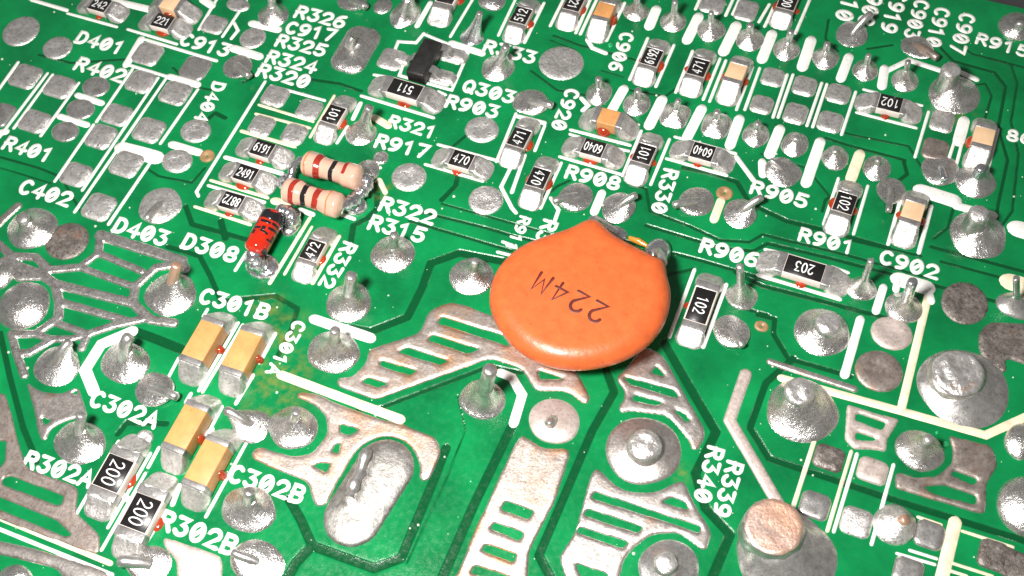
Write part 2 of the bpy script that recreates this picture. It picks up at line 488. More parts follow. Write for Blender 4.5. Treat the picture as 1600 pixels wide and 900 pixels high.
def build_board():
    res = .1
    nx, ny = int((BX1 - BX0) / res) + 1, int(round((BY1 - BY0) / res)) + 1
    xs, ys = np.linspace(BX0, BX1, nx), np.linspace(BY0, BY1, ny)
    X, Y = np.meshgrid(xs, ys)
    D = np.full(X.shape, -1.)
    for P, wpx in GAPS:
        Q = [xy(*p) for p in P]
        r = sx(*P[len(P) // 2], wpx) / 2
        for (ax, ay), (bx, by) in zip(Q[:-1], Q[1:]):
            i0, i1 = np.searchsorted(xs, [min(ax, bx) - r - .5, max(ax, bx) + r + .5])
            j0, j1 = np.searchsorted(ys, [min(ay, by) - r - .5, max(ay, by) + r + .5])
            if i1 <= i0 or j1 <= j0: continue
            s = np.s_[j0:j1, i0:i1]
            D[s] = np.maximum(D[s], sd_strokes(X[s], Y[s], [([(ax, ay), (bx, by)], r)]))
    gap = np.clip(D / .24 + .5, 0, 1)
    sm = gap * gap * (3 - 2 * gap)
    Z = -.022 * sm + .006 * wave(X, Y, .8, 3)
    S = np.zeros(X.shape)
    for u, v, r in STAINS:
        c = xy(u, v)
        S = np.maximum(S, np.exp(-((X - c[0]) ** 2 + (Y - c[1]) ** 2) / (r * r)))
    I = np.arange(nx * ny).reshape(ny, nx)
    F = np.stack([I[:-1, :-1], I[:-1, 1:], I[1:, 1:], I[1:, :-1]], -1).reshape(-1, 4)
    me = bpy.data.meshes.new('circuit_board')
    me.vertices.add(nx * ny)
    me.vertices.foreach_set('co', np.stack([X, Y, Z], -1).astype(np.float32).ravel())
    me.loops.add(F.size); me.loops.foreach_set('vertex_index', F.astype(np.int32).ravel())
    me.polygons.add(len(F))
    me.polygons.foreach_set('loop_start', np.arange(0, F.size, 4, dtype=np.int32))
    me.polygons.foreach_set('loop_total', np.full(len(F), 4, np.int32))
    me.polygons.foreach_set('use_smooth', np.ones(len(F), bool))
    me.update(calc_edges=True)
    for nm, A in (('gap', gap), ('stain', S)):
        a = me.attributes.new(nm, 'FLOAT', 'POINT'); a.data.foreach_set('value', A.astype(np.float32).ravel())
    o = make('circuit_board', me, mat='mask')
    o['label'] = 'green circuit board with tinned pads, white printed designators and solder joints'
    o['category'] = 'circuit board'
    return o
board = build_board()
make('substrate', box_mesh('substrate', (BX0 + BX1) / 2, (BY0 + BY1) / 2 , -.86, BX1 - BX0 , BY1 - BY0 , 1.55, .05), board, mat='substrate')
tb = make('tabletop', mesh('tabletop', [(-400, -400, -22), (400, -400, -22), (400, 400, -22), (-400, 400, -22)], [(0, 1, 2, 3)], False), mat='dark_table')
tb['kind'] = 'structure'

# ------------------------------------------------------------------ tinned copper areas left free of solder mask
def plate(name, loops, matn, H=.085, wd=.26, r=.35, res=.075, strokes=None, label=None, sm=True):
    L = [fillet([xy(*p) for p in P], r if k == 0 else .10) for k, P in enumerate(loops)] if loops else []
    S = [([xy(*p) for p in P], sx(*P[0], wpx) * .80) for P, wpx in (strokes or [])]
    pts = np.array([p for P in L for p in P] + [p for P, _ in S for p in P])
    mg = max([q for _, q in S] + [.05]) + .1
    x0, y0 = pts.min(0) - mg; x1, y1 = pts.max(0) + mg
    x0, y0, x1, y1 = max(x0, BX0 + .2), max(y0, BY0 + .2), min(x1, BX1 - .2), min(y1, BY1 - .2)
    cx, cy = (x0 + x1) / 2, (y0 + y1) / 2
    def sdf(X, Y):
        d = np.full(X.shape, -1e9)
        if L: d = np.maximum(d, sd_poly(X + cx, Y + cy, L))
        if S: d = np.maximum(d, sd_strokes(X + cx, Y + cy, S))
        return d
    me = blob_mesh(name, sdf, (x0 - cx, y0 - cy, x1 - cx, y1 - cy), res, dome(H, wd, .022, 2.2, int(abs(cx * 17))), .06)
    o = make(name, me, board, (cx, cy, 0), matn)
    if label: o['label'] = label
    return o
plate('hatched_plane', [
  [(705,471),(730,478),(790,500),(850,525),(905,585),(924,622),(918,632),(910,631),(886,612),(836,612),(815,577),(766,561),(586,626),(528,605),(525,595),(532,589),(550,589),(572,567),(575,548),(585,543),(655,520),(670,485)],
  [(690,496),(785,525),(795,540),(685,505)],[(676,524),(747,546),(732,552),(670,531)],[(636,544),(699,564),(688,570),(624,550)],
  [(596,564),(650,580),(640,586),(595,571)],[(575,591),(605,600),(591,605),(567,597)],[(842,580),(880,592),(845,592)]], 'copper_tin')
plate('hatched_plane', [
  [(1005,540),(1030,550),(1041,562),(1065,605),(1103,672),(1100,690),(1088,706),(1080,702),(1076,690),(1062,672),(1042,650),(983,643),(970,647),(965,638),(975,622),(975,610),(960,592),(975,578)],
  [(1018,582),(1026,573),(1038,588)],[(976,590),(1052,610),(1060,622),(985,600)],[(992,618),(1035,630),(1025,633),(988,625)],[(1054,640),(1070,648),(1078,659),(1070,657)]], 'tin')
plate('tinned_track', None, 'pink_tin', .11, .2, strokes=[([(1165,585),(1140,657),(1222,797)],13)])
plate('tinned_track', None, 'tin', .10, .12, strokes=[([(1203,565),(1335,608)],8)])
plate('hatched_plane', [
  [(814,679),(826,685),(850,701),(886,700),(892,709),(868,784),(828,860),(824,925),(690,925),(712,900),(745,820),(802,697)],
  [(790,784),(833,799),(826,811),(784,796)],[(773,817),(817,833),(812,844),(767,826)],[(758,851),(806,866),(802,878),(754,860)],[(743,884),(800,903),(795,912),(736,895)]], 'copper_tin')
plate('hatched_plane', [
  [(932,730),(946,742),(964,760),(988,769),(1024,769),(1063,750),(1072,756),(1087,790),(1114,832),(1105,860),(1096,860),(1060,833),(1018,836),(991,856),(976,874),(964,925),(890,925),(872,871),(898,832),(922,742)],
  [(929,769),(1045,808),(1093,823),(1093,832),(1060,820),(925,778)],[(1049,778),(1069,785),(1076,797),(1037,784)],[(919,796),(1003,824),(997,832),(913,805)],
  [(905,824),(980,847),(974,856),(902,832)],[(901,881),(949,898),(945,908),(910,905)]], 'tin')
plate('copper_plane', [
  [(465,612),(497,615),(529,631),(593,654),(625,661),(682,683),(691,706),(673,748),(661,754),(654,745),(656,727),(643,699),(625,686),(600,681),(572,692),(554,709),(529,752),(512,788),(497,794),(488,784),(481,754),(423,731),(394,718),(392,706),(407,697),(426,704),(458,713),(487,709),(512,677),(508,649),(487,631),(462,622)],
  [(533,663),(560,672),(547,679),(533,676)],[(526,693),(531,695),(528,708),(519,706)],[(490,727),(503,724),(515,725),(510,738)]], 'copper_tin', label='tinned plane with orange copper showing through')
plate('tinned_lattice', None, 'silver', .12, .15, strokes=[
  ([(157,368),(284,408)],12),([(157,368),(154,396)],9),([(154,396),(126,417)],8),([(154,396),(222,424)],8),([(126,418),(208,448)],8),
  ([(284,408),(290,420)],10),([(284,410),(262,416),(244,418),(212,448)],9),([(212,446),(208,470),(212,478),(236,500),(272,505)],10),
  ([(126,418),(78,422),(56,402),(18,400),(-4,380)],9),([(6,408),(40,420),(66,430),(86,444),(208,474)],10),([(6,408),(30,434),(66,432)],9),([(-6,413),(10,408)],9),
  ([(86,444),(92,470),(92,496),(82,504)],10),([(94,472),(200,502)],9),([(82,503),(138,522)],8),([(226,498),(180,508),(138,522),(128,544)],9),
  ([(82,504),(56,522),(18,522),(26,552),(38,586)],9),([(56,522),(80,530),(112,530),(138,522)],8),([(26,552),(46,552),(80,532)],9)])
plate('tinned_track', None, 'tin', .10, .15, strokes=[([(-8,357),(8,340),(28,322)],9)])
plate('tinned_plane', [[(40,595),(64,612),(100,615),(122,602),(138,648),(128,652),(100,660),(78,672),(74,688),(66,690),(60,680),(52,640)],[(66,652),(80,658),(70,664)],[(113,614),(121,611),(119,618)]], 'tin')
plate('tinned_plane', [[(-14,612),(9,614),(20,650),(27,682),(42,730),(124,762),(119,800),(157,835),(157,862),(148,868),(-14,808)],
  [(5,748),(18,745),(99,776),(94,790),(5,757)],[(-6,776),(88,814),(111,836),(104,838),(-6,793)],[(-6,690),(9,690),(7,722),(-6,735)]], 'brown_tin', .06, .15)
plate('tinned_plane', [[(-10,842),(60,858),(170,892),(176,925),(110,925),(90,890),(50,880),(20,872),(-10,866)]], 'tin', .12, .4)
plate('tinned_plane', [[(255,838),(344,867),(349,880),(347,930),(275,930),(276,878),(254,852)]], 'pink_tin', .12, .5)
plate('hatched_plane', [[(1323,632),(1406,656),(1394,676),(1387,686),(1385,707),(1360,703),(1334,703),(1319,688),(1322,640)],
  [(1338,646),(1384,662),(1378,672),(1337,657)],[(1338,676),(1370,686),(1364,689),(1337,687)]], 'pink_tin', .12, .18, .15)
plate('tinned_plane', [[(1482,680),(1548,696),(1556,710),(1559,729),(1542,756),(1541,800),(1532,804),(1398,764),(1397,742),(1406,737),(1428,746),(1464,744),(1486,724),(1488,704),(1483,688)],
  [(1490,736),(1526,750),(1522,758),(1486,742)],[(1444,761),(1474,759),(1524,776),(1524,788),(1460,772)]], 'brown_tin', .12, .4, .2)
# corroded patches
plate('corroded_patch', [[(1528,520),(1545,503),(1600,505),(1625,520),(1625,585),(1600,570),(1570,560),(1575,585),(1545,575),(1528,548)]], 'dark_solder', .12, .4, .3)
plate('corroded_patch', [[(1536,852),(1558,843),(1585,858),(1620,872),(1620,910),(1575,905),(1534,880)]], 'dark_solder', .12, .4, .2)

# ------------------------------------------------------------------ flat tinned pads: u, v, width, height (survey), material
def pad(u, v, wd, ht, matn='pad', rnd=None, H=.13, ang=0.):
    hx, hy = sx(u, v, wd) / 2 * .91, sy(u, v, ht) / 2 * .91
    if rnd is None:
        f = lambda X, Y: sd_ellipse(X, Y, hx, hy); nm = 'round_pad'
    else:
        r = rnd * min(hx, hy); f = lambda X, Y: sd_rrect(X, Y, hx, hy, r); nm = 'pad'
    sd = int(u * 7 + v)
    ex = None
    if rnd is None:
        ex = lambda d, X, Y: -.05 * np.exp(-(X * X + Y * Y) / (.2 * hx * hx)) + .02 * wave(X, Y, 14, sd + 1) * np.exp(-(X * X + Y * Y) / (.3 * hx * hx))
    me = blob_mesh(nm, f, (-hx, -hy, hx, hy), .07, dome(H, .42 * min(hx, hy) + .15, .018, 4., sd, ex), .06)
    c = xy(u, v)
    return make(nm, me, board, (c[0], c[1], 0), matn)
for a in [(33,49,62,50),(90,75,52,38),(150,136,50,34,'lead'),(126,171,52,34,'lead'),(102,206,50,34,'lead'),(306,205,55,40),(277,252,55,40),
          (877,99,80,58),(753,203,61,45),(639,277,62,49),(759,313,62,50),(105,377,76,62,'dark_solder'),(1507,474,82,74,'dark_solder'),
          (1393,521,74,58,'pink_tin'),(1373,580,84,72,'brown_tin'),(595,247,28,24,'solder'),(226,684,32,28),(395,60,46,36),(372,8,44,22)]:
    pad(*a)
for a in [(231,85,50,36),(305,107,50,38,'lead'),(220,128,48,36),(274,146,52,38),(183,180,50,34),(233,204,52,40),(158,214,48,40),(40,120,52,38),(93,136,50,36),
          (54,190,50,36),(3,180,38,38,'lead'),(119,273,50,38),(198,257,54,42),(155,324,54,44),(335,39,42,30),(430,151,46,34),(483,172,44,34),(409,197,44,34),(460,210,44,34),
          (612,93,46,36),(708,87,44,26),(690,121,44,26),(1207,121,40,32),(1257,135,42,34),(1310,147,42,34),(1190,164,40,32),(1243,178,42,36),(1297,191,44,36),
          (1472,190,42,38),(1461,234,46,38,'brown_tin'),(1295,716,54,44,'dark_solder'),(1363,736,54,44,'pink_tin'),(1273,790,54,48,'lead'),(1338,816,56,52,'pad'),
          (1452,836,52,50,'lead'),(1419,893,54,50,'lead'),(1552,868,54,54,'dark_solder'),(1113,8,44,30,'chip_solder'),(1166,17,40,36,'chip_solder')]:
    pad(*a[:4], a[4] if len(a) > 4 else 'pad', .55, .15)
for u, v, a, b in [(324,244,24,20),(1190,510,24,18),(1132,302,28,22)]:      # plugged vias
    hx, hy = sx(u, v, a) / 2, sy(u, v, b) / 2
    me = blob_mesh('via', lambda X, Y: sd_ellipse(X, Y, hx, hy), (-hx, -hy, hx, hy), .06, lambda d, X, Y: .10 * np.sqrt(np.minimum(d / .12, 1)) - .12 * np.exp(-(X * X + Y * Y) / (.12 * hx * hx)), .06)
    c = xy(u, v); make('via', me, board, (c[0], c[1], 0), 'epoxy')

# ------------------------------------------------------------------ solder joints with the clipped ends of leads
def joint(u, v, wd, ht, tip=None, pr=6, hd=.22, hp=None, cone=.55, mat_='solder', lm='lead', flat=False, sq=False, lo=.5, hi=3.2, amp=.032, top=None):
    c = xy(u, v)
    a, b = sx(u, v, wd) / 2, sy(u, v, ht) / 2
    seed = int(u * 13 + v * 7)
    T = np.zeros(2); hpv = hd
    rp = .0
    if tip is not None:
        hpv = hp if hp is not None else pin_height(u, v, *tip, lo, hi)
        T = xy(*tip, hpv) - c
        prm = sx(u, v, pr)
        rp = prm / min(a, b)
    nr, nth = 15, 36
    V, F = [(0, 0, 0)], []
    r_ = np.random.default_rng(abs(int(seed)) + 11)
    ph = r_.random(4) * 6.28; am = r_.random(4) * .022
    hc = max(0, hpv * cone * .88 - hd * .6) if tip is not None else 0
    def zr(r):
        z = hd * (1 - r * r) ** .75 if r < 1 else 0
        if hc: z += hc * (max(0, 1 - max(r, rp * .9)) / max(.05, 1 - rp * .9)) ** 2.3
        return z
    zt = zr(0)
    for i in range(nr + 1):
        r = 1 - (1 - i / nr) ** 1.15 if i < nr else 1
        r = max(.03, (i + .6) / (nr + .6))
        for k in range(nth):
            th = 2 * math.pi * k / nth
            e = 1 + sum(am[j] * math.sin((j + 2) * th + ph[j]) for j in range(4))
            ct, st_ = math.cos(th), math.sin(th)
            if sq:
                q = (abs(ct) ** 3.2 + abs(st_) ** 3.2) ** (-1 / 3.2); e *= q
            z = zr(r) if i < nr else -.06
            sh = min(1, z / max(hpv, .01)) if tip is not None else 0
            V.append([r * a * e * ct + T[0] * sh, r * b * e * st_ + T[1] * sh, z])
    V[0] = [T[0] * min(1, zt / max(hpv, .01)) if tip is not None else 0, T[1] * min(1, zt / max(hpv, .01)) if tip is not None else 0, zt]
    VA = np.array(V)
    wv = wave(VA[:, 0], VA[:, 1], 3.2, seed) * amp
    inner = np.arange(len(VA)) < 1 + nr * nth
    VA[inner, 2] += wv[inner] * np.minimum(1, VA[inner, 2] / .15)
    for k in range(nth): F.append((0, 1 + k, 1 + (k + 1) % nth))
    for i in range(nr):
        for k in range(nth):
            q = 1 + i * nth
            F.append((q + k, q + nth + k, q + nth + (k + 1) % nth, q + (k + 1) % nth))
    j = make('solder_joint', mesh('solder_joint', VA, F), board, (c[0], c[1], 0), mat_)
    if tip is not None:
        n = 7; P, R = [], []
        z0 = max(.0, hd * .3)
        lean = np.linalg.norm(T) / max(hpv, .1)
        for k in range(n):
            t = k / (n - 1)
            zz = z0 + (hpv - z0) * (t if lean < .6 else 1 - (1 - t) ** 1.8)
            P.append((T[0], T[1], zz) if pr >= 14 else (T[0] * t, T[1] * t, zz)); R.append(prm * (1.12 - .12 * t) * (1 + .06 * (r_.random() - .5)))
        d = np.array(P[-1]) - np.array(P[-2]); d /= np.linalg.norm(d)
        big = pr >= 14
        P.append(tuple(np.array(P[-1]) + d * prm * (.08 if big else .25))); R.append(prm * (.93 if big else .72))
        l = make('lead', tube_mesh('lead', P, R, 22 if big else 14, True, .03 if big else .05), j, None, 'lead' if big else lm)
        if big:
            q = P[-1]; rr = prm * .97
            f = lambda X, Y: sd_ellipse(X, Y, rr, rr) + .03 * np.sin(X * 5 + seed) * np.cos(Y * 6)
            make('cut_face', blob_mesh('cut_face', f, (-rr, -rr, rr, rr), rr / 12, dome(.14 if lm != 'copper' else .05, .35 if lm != 'copper' else .10, .10 if lm != 'copper' else .02, 5., seed), .01), j, (q[0], q[1], q[2] + .005), lm)
    return j
J = joint
# upper row of pins and lower row of pins
for u, v, a, b, t in [(994,18,42,32,(997,-10)),(1052,34,44,34,(1055,5)),(1111,47,46,38,(1113,22)),(1172,62,46,38,(1173,38)),(1229,77,44,38,(1233,52)),(1290,91,44,38,(1294,69)),(1352,110,42,36,(1356,87)),(1414,126,44,38,(1420,95))]:
    J(u, v, a, b, (t[0] + random.uniform(-2, 3), t[1] + random.uniform(-3, 3)), random.uniform(3.8, 5.4), random.uniform(.13, .22), cone=random.uniform(.5, .75))
for k, (u, v, a, b, t) in enumerate([(936,146,42,40,(935,124)),(995,163,44,40,(996,141)),(1055,181,46,40,(1057,159)),(1119,196,46,42,(1120,177)),(1181,211,44,40,(1182,193)),(1242,226,44,42,(1244,213)),(1305,247,44,40,(1307,234)),(1370,263,46,42,(1373,250))]):
    J(u, v, a, b, (t[0] + random.uniform(-2, 3), t[1] + random.uniform(-3, 3)), random.uniform(4, 5.6), random.uniform(.14, .24), cone=random.uniform(.45, .7), sq=k in (2, 3))
J(1392,297,46,40,(1388,330),5,.2,.5,lo=.3); J(1224,270,58,46,(1204,250),4,.3,.5)
J(427,24,50,38,(424,-4),6,.2,cone=.7); J(550,2,50,30,(571,11),6,.25,.5); J(598,10,30,26,None,hd=.2); J(633,22,48,46,(640,-14),8,.2,cone=.85)
J(738,57,40,30,(750,20),5,.15,cone=1.0,mat_='shiny',amp=.1); J(769,2,46,30,None,hd=.35); J(778,106,54,44,(791,72),6,.18,cone=.7)
J(564,208,52,40,(577,168),7,.18,cone=.7); J(829,160,58,42,(862,165),6,.22,.55,cone=.5); J(371,104,46,38,(389,119),6,.2,.45,cone=.5)
J(251,321,70,55,(229,343),6,.2,.4,cone=.5,mat_='pad'); J(51,357,82,64,(35,341),10,.3,1.3,cone=.8,lo=.8); J(36,478,86,74,None,hd=.6); J(2,432,40,44,None,hd=.4)
J(89,573,74,62,(109,534),7,.3,cone=.85); J(196,567,82,64,(203,526),9,.25,cone=.55); J(240,608,60,54,(276,620),7,.28,.55,cone=.5)
J(267,460,84,68,(276,414),8,.3,cone=.6,lm='copper'); J(125,692,88,66,(127,647),8,.25,cone=.55); J(236,882,64,62,(187,877),9,.3,.6,cone=.6,mat_='solder',lm='lead')
J(389,796,92,72,(390,768),9,.3,cone=.6); J(404,880,86,72,(364,864),7,.3,.5,cone=.7,mat_='solder',lm='lead'); J(25,905,60,44,None,hd=.3)
J(458,668,82,68,(464,643),8,.3,cone=.7); J(394,666,60,54,(353,641),7,.35,.9,cone=.8,mat_='solder',lm='lead')
J(754,624,76,64,(766,578),11,.25,cone=.45); J(521,550,88,66,(524,516),8,.25,cone=.6); J(545,473,74,64,(549,431),9,.22,cone=.45)
J(614,397,72,60,(616,367),7,.22,cone=.5); J(737,432,74,60,(743,408),7,.2,cone=.5); J(866,658,84,72,(857,664),8,.28,.5,cone=.6,mat_='pink_tin')
J(901,308,54,46,(866,315),6,.25,.5,cone=.6); J(966,325,54,50,(994,305),6,.22,.65,cone=.5); J(1090,315,54,48,(1053,321),6,.25,.5,cone=.6); J(1156,334,54,48,(1190,309),6,.22,.8,cone=.5)
J(1159,463,52,44,(1156,416),6,.2,cone=.5); J(1142,517,60,50,(1160,541),6,.25,.4,cone=.6); J(1346,451,50,40,(1361,407),5,.2,cone=.4)
J(1331,54,52,42,(1361,22),6,.2,.9,cone=.4); J(1430,72,46,36,(1464,91),6,.28,.45,cone=.5,lm='brown_tin'); J(1590,42,62,48,(1593,42),9,.4,.8,cone=.6)
J(1491,148,84,64,(1486,110),15,.25,cone=.45,lm='cut_tin'); J(1469,265,62,50,(1474,281),6,.22,.4,cone=.5,lm='shiny'); J(1524,284,66,54,(1533,262),9,.25,lo=.8,cone=.5,lm='shiny')
J(1528,367,92,76,(1530,334),16,.25,lo=1.0,cone=.45,lm='cut_tin'); J(1412,481,62,50,(1426,440),8,.25,cone=.4,lm='shiny'); J(1588,478,66,42,(1588,434),5,.25,cone=.35,mat_='lead',lm='shiny')
J(1284,519,90,78,(1294,506),20,.3,.9,cone=.8,lm='cut_tin',amp=.08); J(1253,642,114,104,(1249,612),24,.4,1.25,cone=.95,lm='cut_tin',amp=.06)
J(1437,704,80,66,(1452,686),8,.3,lo=.7,cone=.6); J(1397,820,68,66,(1416,812),9,.5,.8,cone=.8,mat_='pad',lm='copper')
J(1607,792,100,100,None,hd=.7); J(1594,690,50,60,None,hd=.4); J(1045,890,98,100,(1040,880),18,.25,.7,cone=.7,mat_='lead',lm='cut_tin')
J(1005,704,124,108,(1007,696),26,.3,lo=.8,hi=1.6,cone=.4,mat_='tin',lm='cut_tin',amp=.04)
J(1505,606,146,126,(1497,584),41,.35,.72,cone=.9,mat_='lead',lm='cut_tin'); J(1228,868,164,150,(1209,824),46,.5,1.35,cone=.85,mat_='lead',lm='copper')

# oblong pads with a lead folded flat under solder
def oblong(u0, v0, u1, v1, wpx, lead, matn):
    p, q = xy(u0, v0), xy(u1, v1); c = (p + q) / 2; r = sx((u0 + u1) / 2, (v0 + v1) / 2, wpx) / 2
    S = [([p - c, q - c], r)]
    bb = np.concatenate([np.minimum(p, q) - c - r, np.maximum(p, q) - c + r])
    L = [xy(*t) - c for t in lead]
    me = blob_mesh('oblong_pad', lambda X, Y: sd_strokes(X, Y, S), bb, .08,
                   dome(.36, 1.55, .05, 1.6, 5, lambda d, X, Y: .22 * np.exp(-np.maximum(0, -sd_strokes(X, Y, [(L, .12)])) ** 2 / .10)), .06)
    o = make('oblong_pad', me, board, (c[0], c[1], 0), matn)
    P = dense(L, .25); n = len(P)
    make('lead', tube_mesh('lead', [(x, y, .50 + .10 * math.sin(i * 1.3)) for i, (x, y) in enumerate(P)], [.30 + .06 * math.sin(i * 2.1) for i in range(n)], 12, True, .12), o, None, 'lead')
oblong(601,731,552,808,94,[(577,712),(565,745),(549,782)],'dull')
def block_pad():
    f = lambda X, Y: sd_rrect(X, Y, 1.16, 1.82, .85)
    c = xy(556, 78)
    o = make('oblong_pad', blob_mesh('oblong_pad', f, (-1.16, -1.82, 1.16, 1.82), .08, dome(.34, 1.1, .04, 1.8, 9, lambda d, X, Y: .30 * np.exp(-((X + .1) ** 2 + (Y - .3) ** 2) / .12)), .06), board, (c[0], c[1], 0), 'solder')
    P = [np.array(mm(547, 72, .4)) - [c[0], c[1], 0], np.array(mm(549, 64, .8)) - [c[0], c[1], 0], np.array(mm(551, 58, 1.0)) - [c[0], c[1], 0]]
    make('lead', tube_mesh('lead', P, [.34, .30, .22], 14, True, .08), o, None, 'lead')
block_pad()

# ------------------------------------------------------------------ white print on the board
ZI = lambda x, y: -.06
def line(P, wpx, ink='ink', name=None, jit=.10):
    V, F = [], []
    Q = dense([xy(*p) for p in P], .5)
    um, vm = P[len(P) // 2]
    hw = sx(um, vm, wpx) / 2
    ribbon(V, F, Q, hw, ZI, .085 + .004 * random.random(), jit)
    nm = name or ('silkscreen_bar' if wpx >= 9 else 'silkscreen_line')
    return make(nm, mesh(nm, V, F), board, None, ink)
LN = """50,0,104,16,6;106,21,182,42,4.5;200,46,276,69,4.5;228,62,338,95,5;200,101,262,120,5;28,98,-2,140,5;74,115,-2,216,4.5;82,117,22,200,4.5;123,130,64,212,4.5
207,108,151,190,4.5;247,122,129,297,4.5;260,122,117,331,4.5;309,140,251,224,4.5;235,254,170,350,5;146,195,86,283,4.5;338,0,311,46,4.5;385,2,348,57,4.5
366,36,372,48,362,60,5;256,20,300,33,5;280,34,296,39,5;414,128,307,300,310,306,5;424,134,507,157,4.5;405,164,489,190,4.5;400,178,484,200,4.5;378,205,460,229,6
330,282,418,309,5;326,290,413,316,5;305,323,391,351,5;522,150,485,214,4.5;563,162,552,185,7;543,198,527,223,5;585,117,615,122,4.5;565,150,677,184,5
685,143,696,148,4.5;662,53,732,82,706,141,624,118,630,102,610,98,622,65,650,67,662,53,5;738,0,704,57,4.5;805,0,779,55,4.5;850,5,820,66,5;880,0,860,40,5
922,0,900,51,5;932,0,907,53,5;976,5,948,63,5;1012,60,984,124,5;1053,71,1025,135,5;1082,80,1056,144,5;1125,92,1099,155,5;1134,95,1109,158,5;1176,105,1151,171,5
1187,107,1164,171,5;918,63,926,75,946,83,7;909,154,919,165,911,172,7;1093,0,1087,14,5;1145,0,1134,24,5;1155,0,1145,22,5;1202,7,1186,34,5;1211,7,1195,41,5;1265,0,1243,52,5
1230,117,1208,183,5;1239,117,1216,183,5;1284,130,1261,196,5;1292,132,1270,198,5;1337,144,1315,210,5;1350,140,1370,145,4.5;1419,160,1440,165,4.5;1339,176,1431,200,5
1451,175,1430,245,5;1493,216,1480,256,5;1504,220,1494,259,5;1559,203,1543,266,6;1310,279,1287,350,5;1356,291,1334,365,5;1409,305,1388,381,6;1455,323,1436,394,7
1196,390,1230,397,5;1300,417,1325,426,5;1185,430,1312,468,6;875,245,972,273,5;892,203,984,227,5;891,210,905,214,4.5;959,231,982,236,4.5;978,190,997,195,5;1002,205,973,274,5
1046,218,1017,288,5;1055,214,1070,218,4.5;1083,221,1149,240,5;1042,248,1135,274,5;1151,246,1177,281,8;806,178,776,252,5;851,197,836,235,5;798,262,783,292,800,325,806,332,6
820,243,800,300,6;877,255,845,325,5;861,310,873,328,867,345,6;685,226,777,251,5;665,257,754,283,5;593,282,602,300,8;533,335,553,342,6;575,256,594,262,5;786,378,800,383,5
778,394,798,399,5;484,341,422,442,6;487,355,445,428,4.5;530,370,489,442,6;383,398,368,422,5;1085,422,1046,526,6;1135,445,1099,542,6;279,560,262,592,5;324,484,318,494,5
372,505,311,610,5;379,508,317,612,5;395,587,369,630,6;430,522,406,566,6;298,616,291,628,6;347,636,328,672,5;384,694,322,807,5;248,700,232,730,5;235,709,169,824,5
185,690,118,806,5;227,740,159,859,5;280,760,270,787,8;240,830,217,867,5;1435,808,1470,820,5;1504,830,1582,855,5;1422,860,1463,873,5;1402,865,1460,882,5;1488,880,1550,900,5
1485,892,1510,900,5;1272,690,1238,796,7;1330,706,1293,829,6;1339,710,1303,830,6;1396,727,1362,850,6;-5,825,175,898,6"""
for ln in LN.replace('\n', ';').split(';'):
    q = [float(t) for t in ln.split(',')]
    P = list(zip(q[:-1:2], q[1:-1:2]))
    fx = any(380 < p[0] < 600 and 240 < p[1] < 460 for p in P) or any(360 < p[0] < 500 and 155 < p[1] < 215 for p in P) or P[0][0] > 1180 and P[0][1] > 650
    line(P, q[-1] * 1.25, 'ink_flux' if fx and random.random() < .75 else 'ink')
BR = """220,62,198,100,13;266,120,308,132,12;192,232,243,246,25;270,226,310,238,14;122,149,158,161,11;94,182,135,195,11;-4,208,8,206,12;366,76,404,88,15;395,37,433,46,14;180,2,256,20,13
318,0,330,8,14;353,246,440,271,8;586,184,606,196,13f;707,68,752,83,13;672,5,652,40,9;1025,16,1015,40,18;1091,27,1074,62,18;1150,41,1131,80,19;1206,54,1191,92,18;1267,64,1254,104,19
1326,90,1314,122,17;1382,108,1378,134,16;1383,112,1420,94,1478,113,10;1503,114,1525,124,10;974,140,956,172,17;1034,157,1015,195,19;1096,171,1074,214,18;1155,187,1141,226,18
1218,203,1203,240,19;1281,223,1260,285,19;1343,242,1330,278,19f;1506,190,1498,220,20;1441,298,1488,313,27;1496,322,1550,336,16;1592,358,1620,366,34;810,182,850,192,8
940,303,929,330,15;1126,315,1116,342,15f;1191,254,1192,272,14;470,328,488,335,9;430,314,448,318,14f;330,672,322,680,10;194,775,206,785,10;440,586,625,655,16f;492,499,578,528,18
205,518,158,538,133,578,146,610,19;783,583,800,590,816,617,803,660,16;1222,591,1410,643,1540,680,1606,650,15f;1450,463,1408,640,14f;1344,500,1320,585,15;1380,450,1369,485,14
1406,437,1446,449,28;1402,436,1400,452,12;1449,447,1455,470,13;1580,441,1612,450,34f;1492,818,1470,910,23f;-6,807,172,880,9f"""
for ln in BR.replace('\n', ';').split(';'):
    ink = 'ink_flux' if ln.endswith('f') else 'ink'
    q = [float(t) for t in ln.rstrip('f').split(',')]
    line(list(zip(q[:-1:2], q[1:-1:2])), q[-1] * 1.13, ink, 'silkscreen_bar', .05)
def words(s, p0, p1, n=None):
    a, b = xy(*p0), xy(*p1)
    d = b - a; Lg = np.linalg.norm(d); ex = d / Lg; ey = np.array([-ex[1], ex[0]])
    pitch = Lg / (len(s) - .12)
    h = pitch * .94
    me = text_mesh('silkscreen_text', s, a + ex * pitch * .06 - ey * h / 2, ex, ey, pitch, h, pitch * .158, ZI, .085, True, .70)
    return make('silkscreen_text', me, board, None, 'ink')
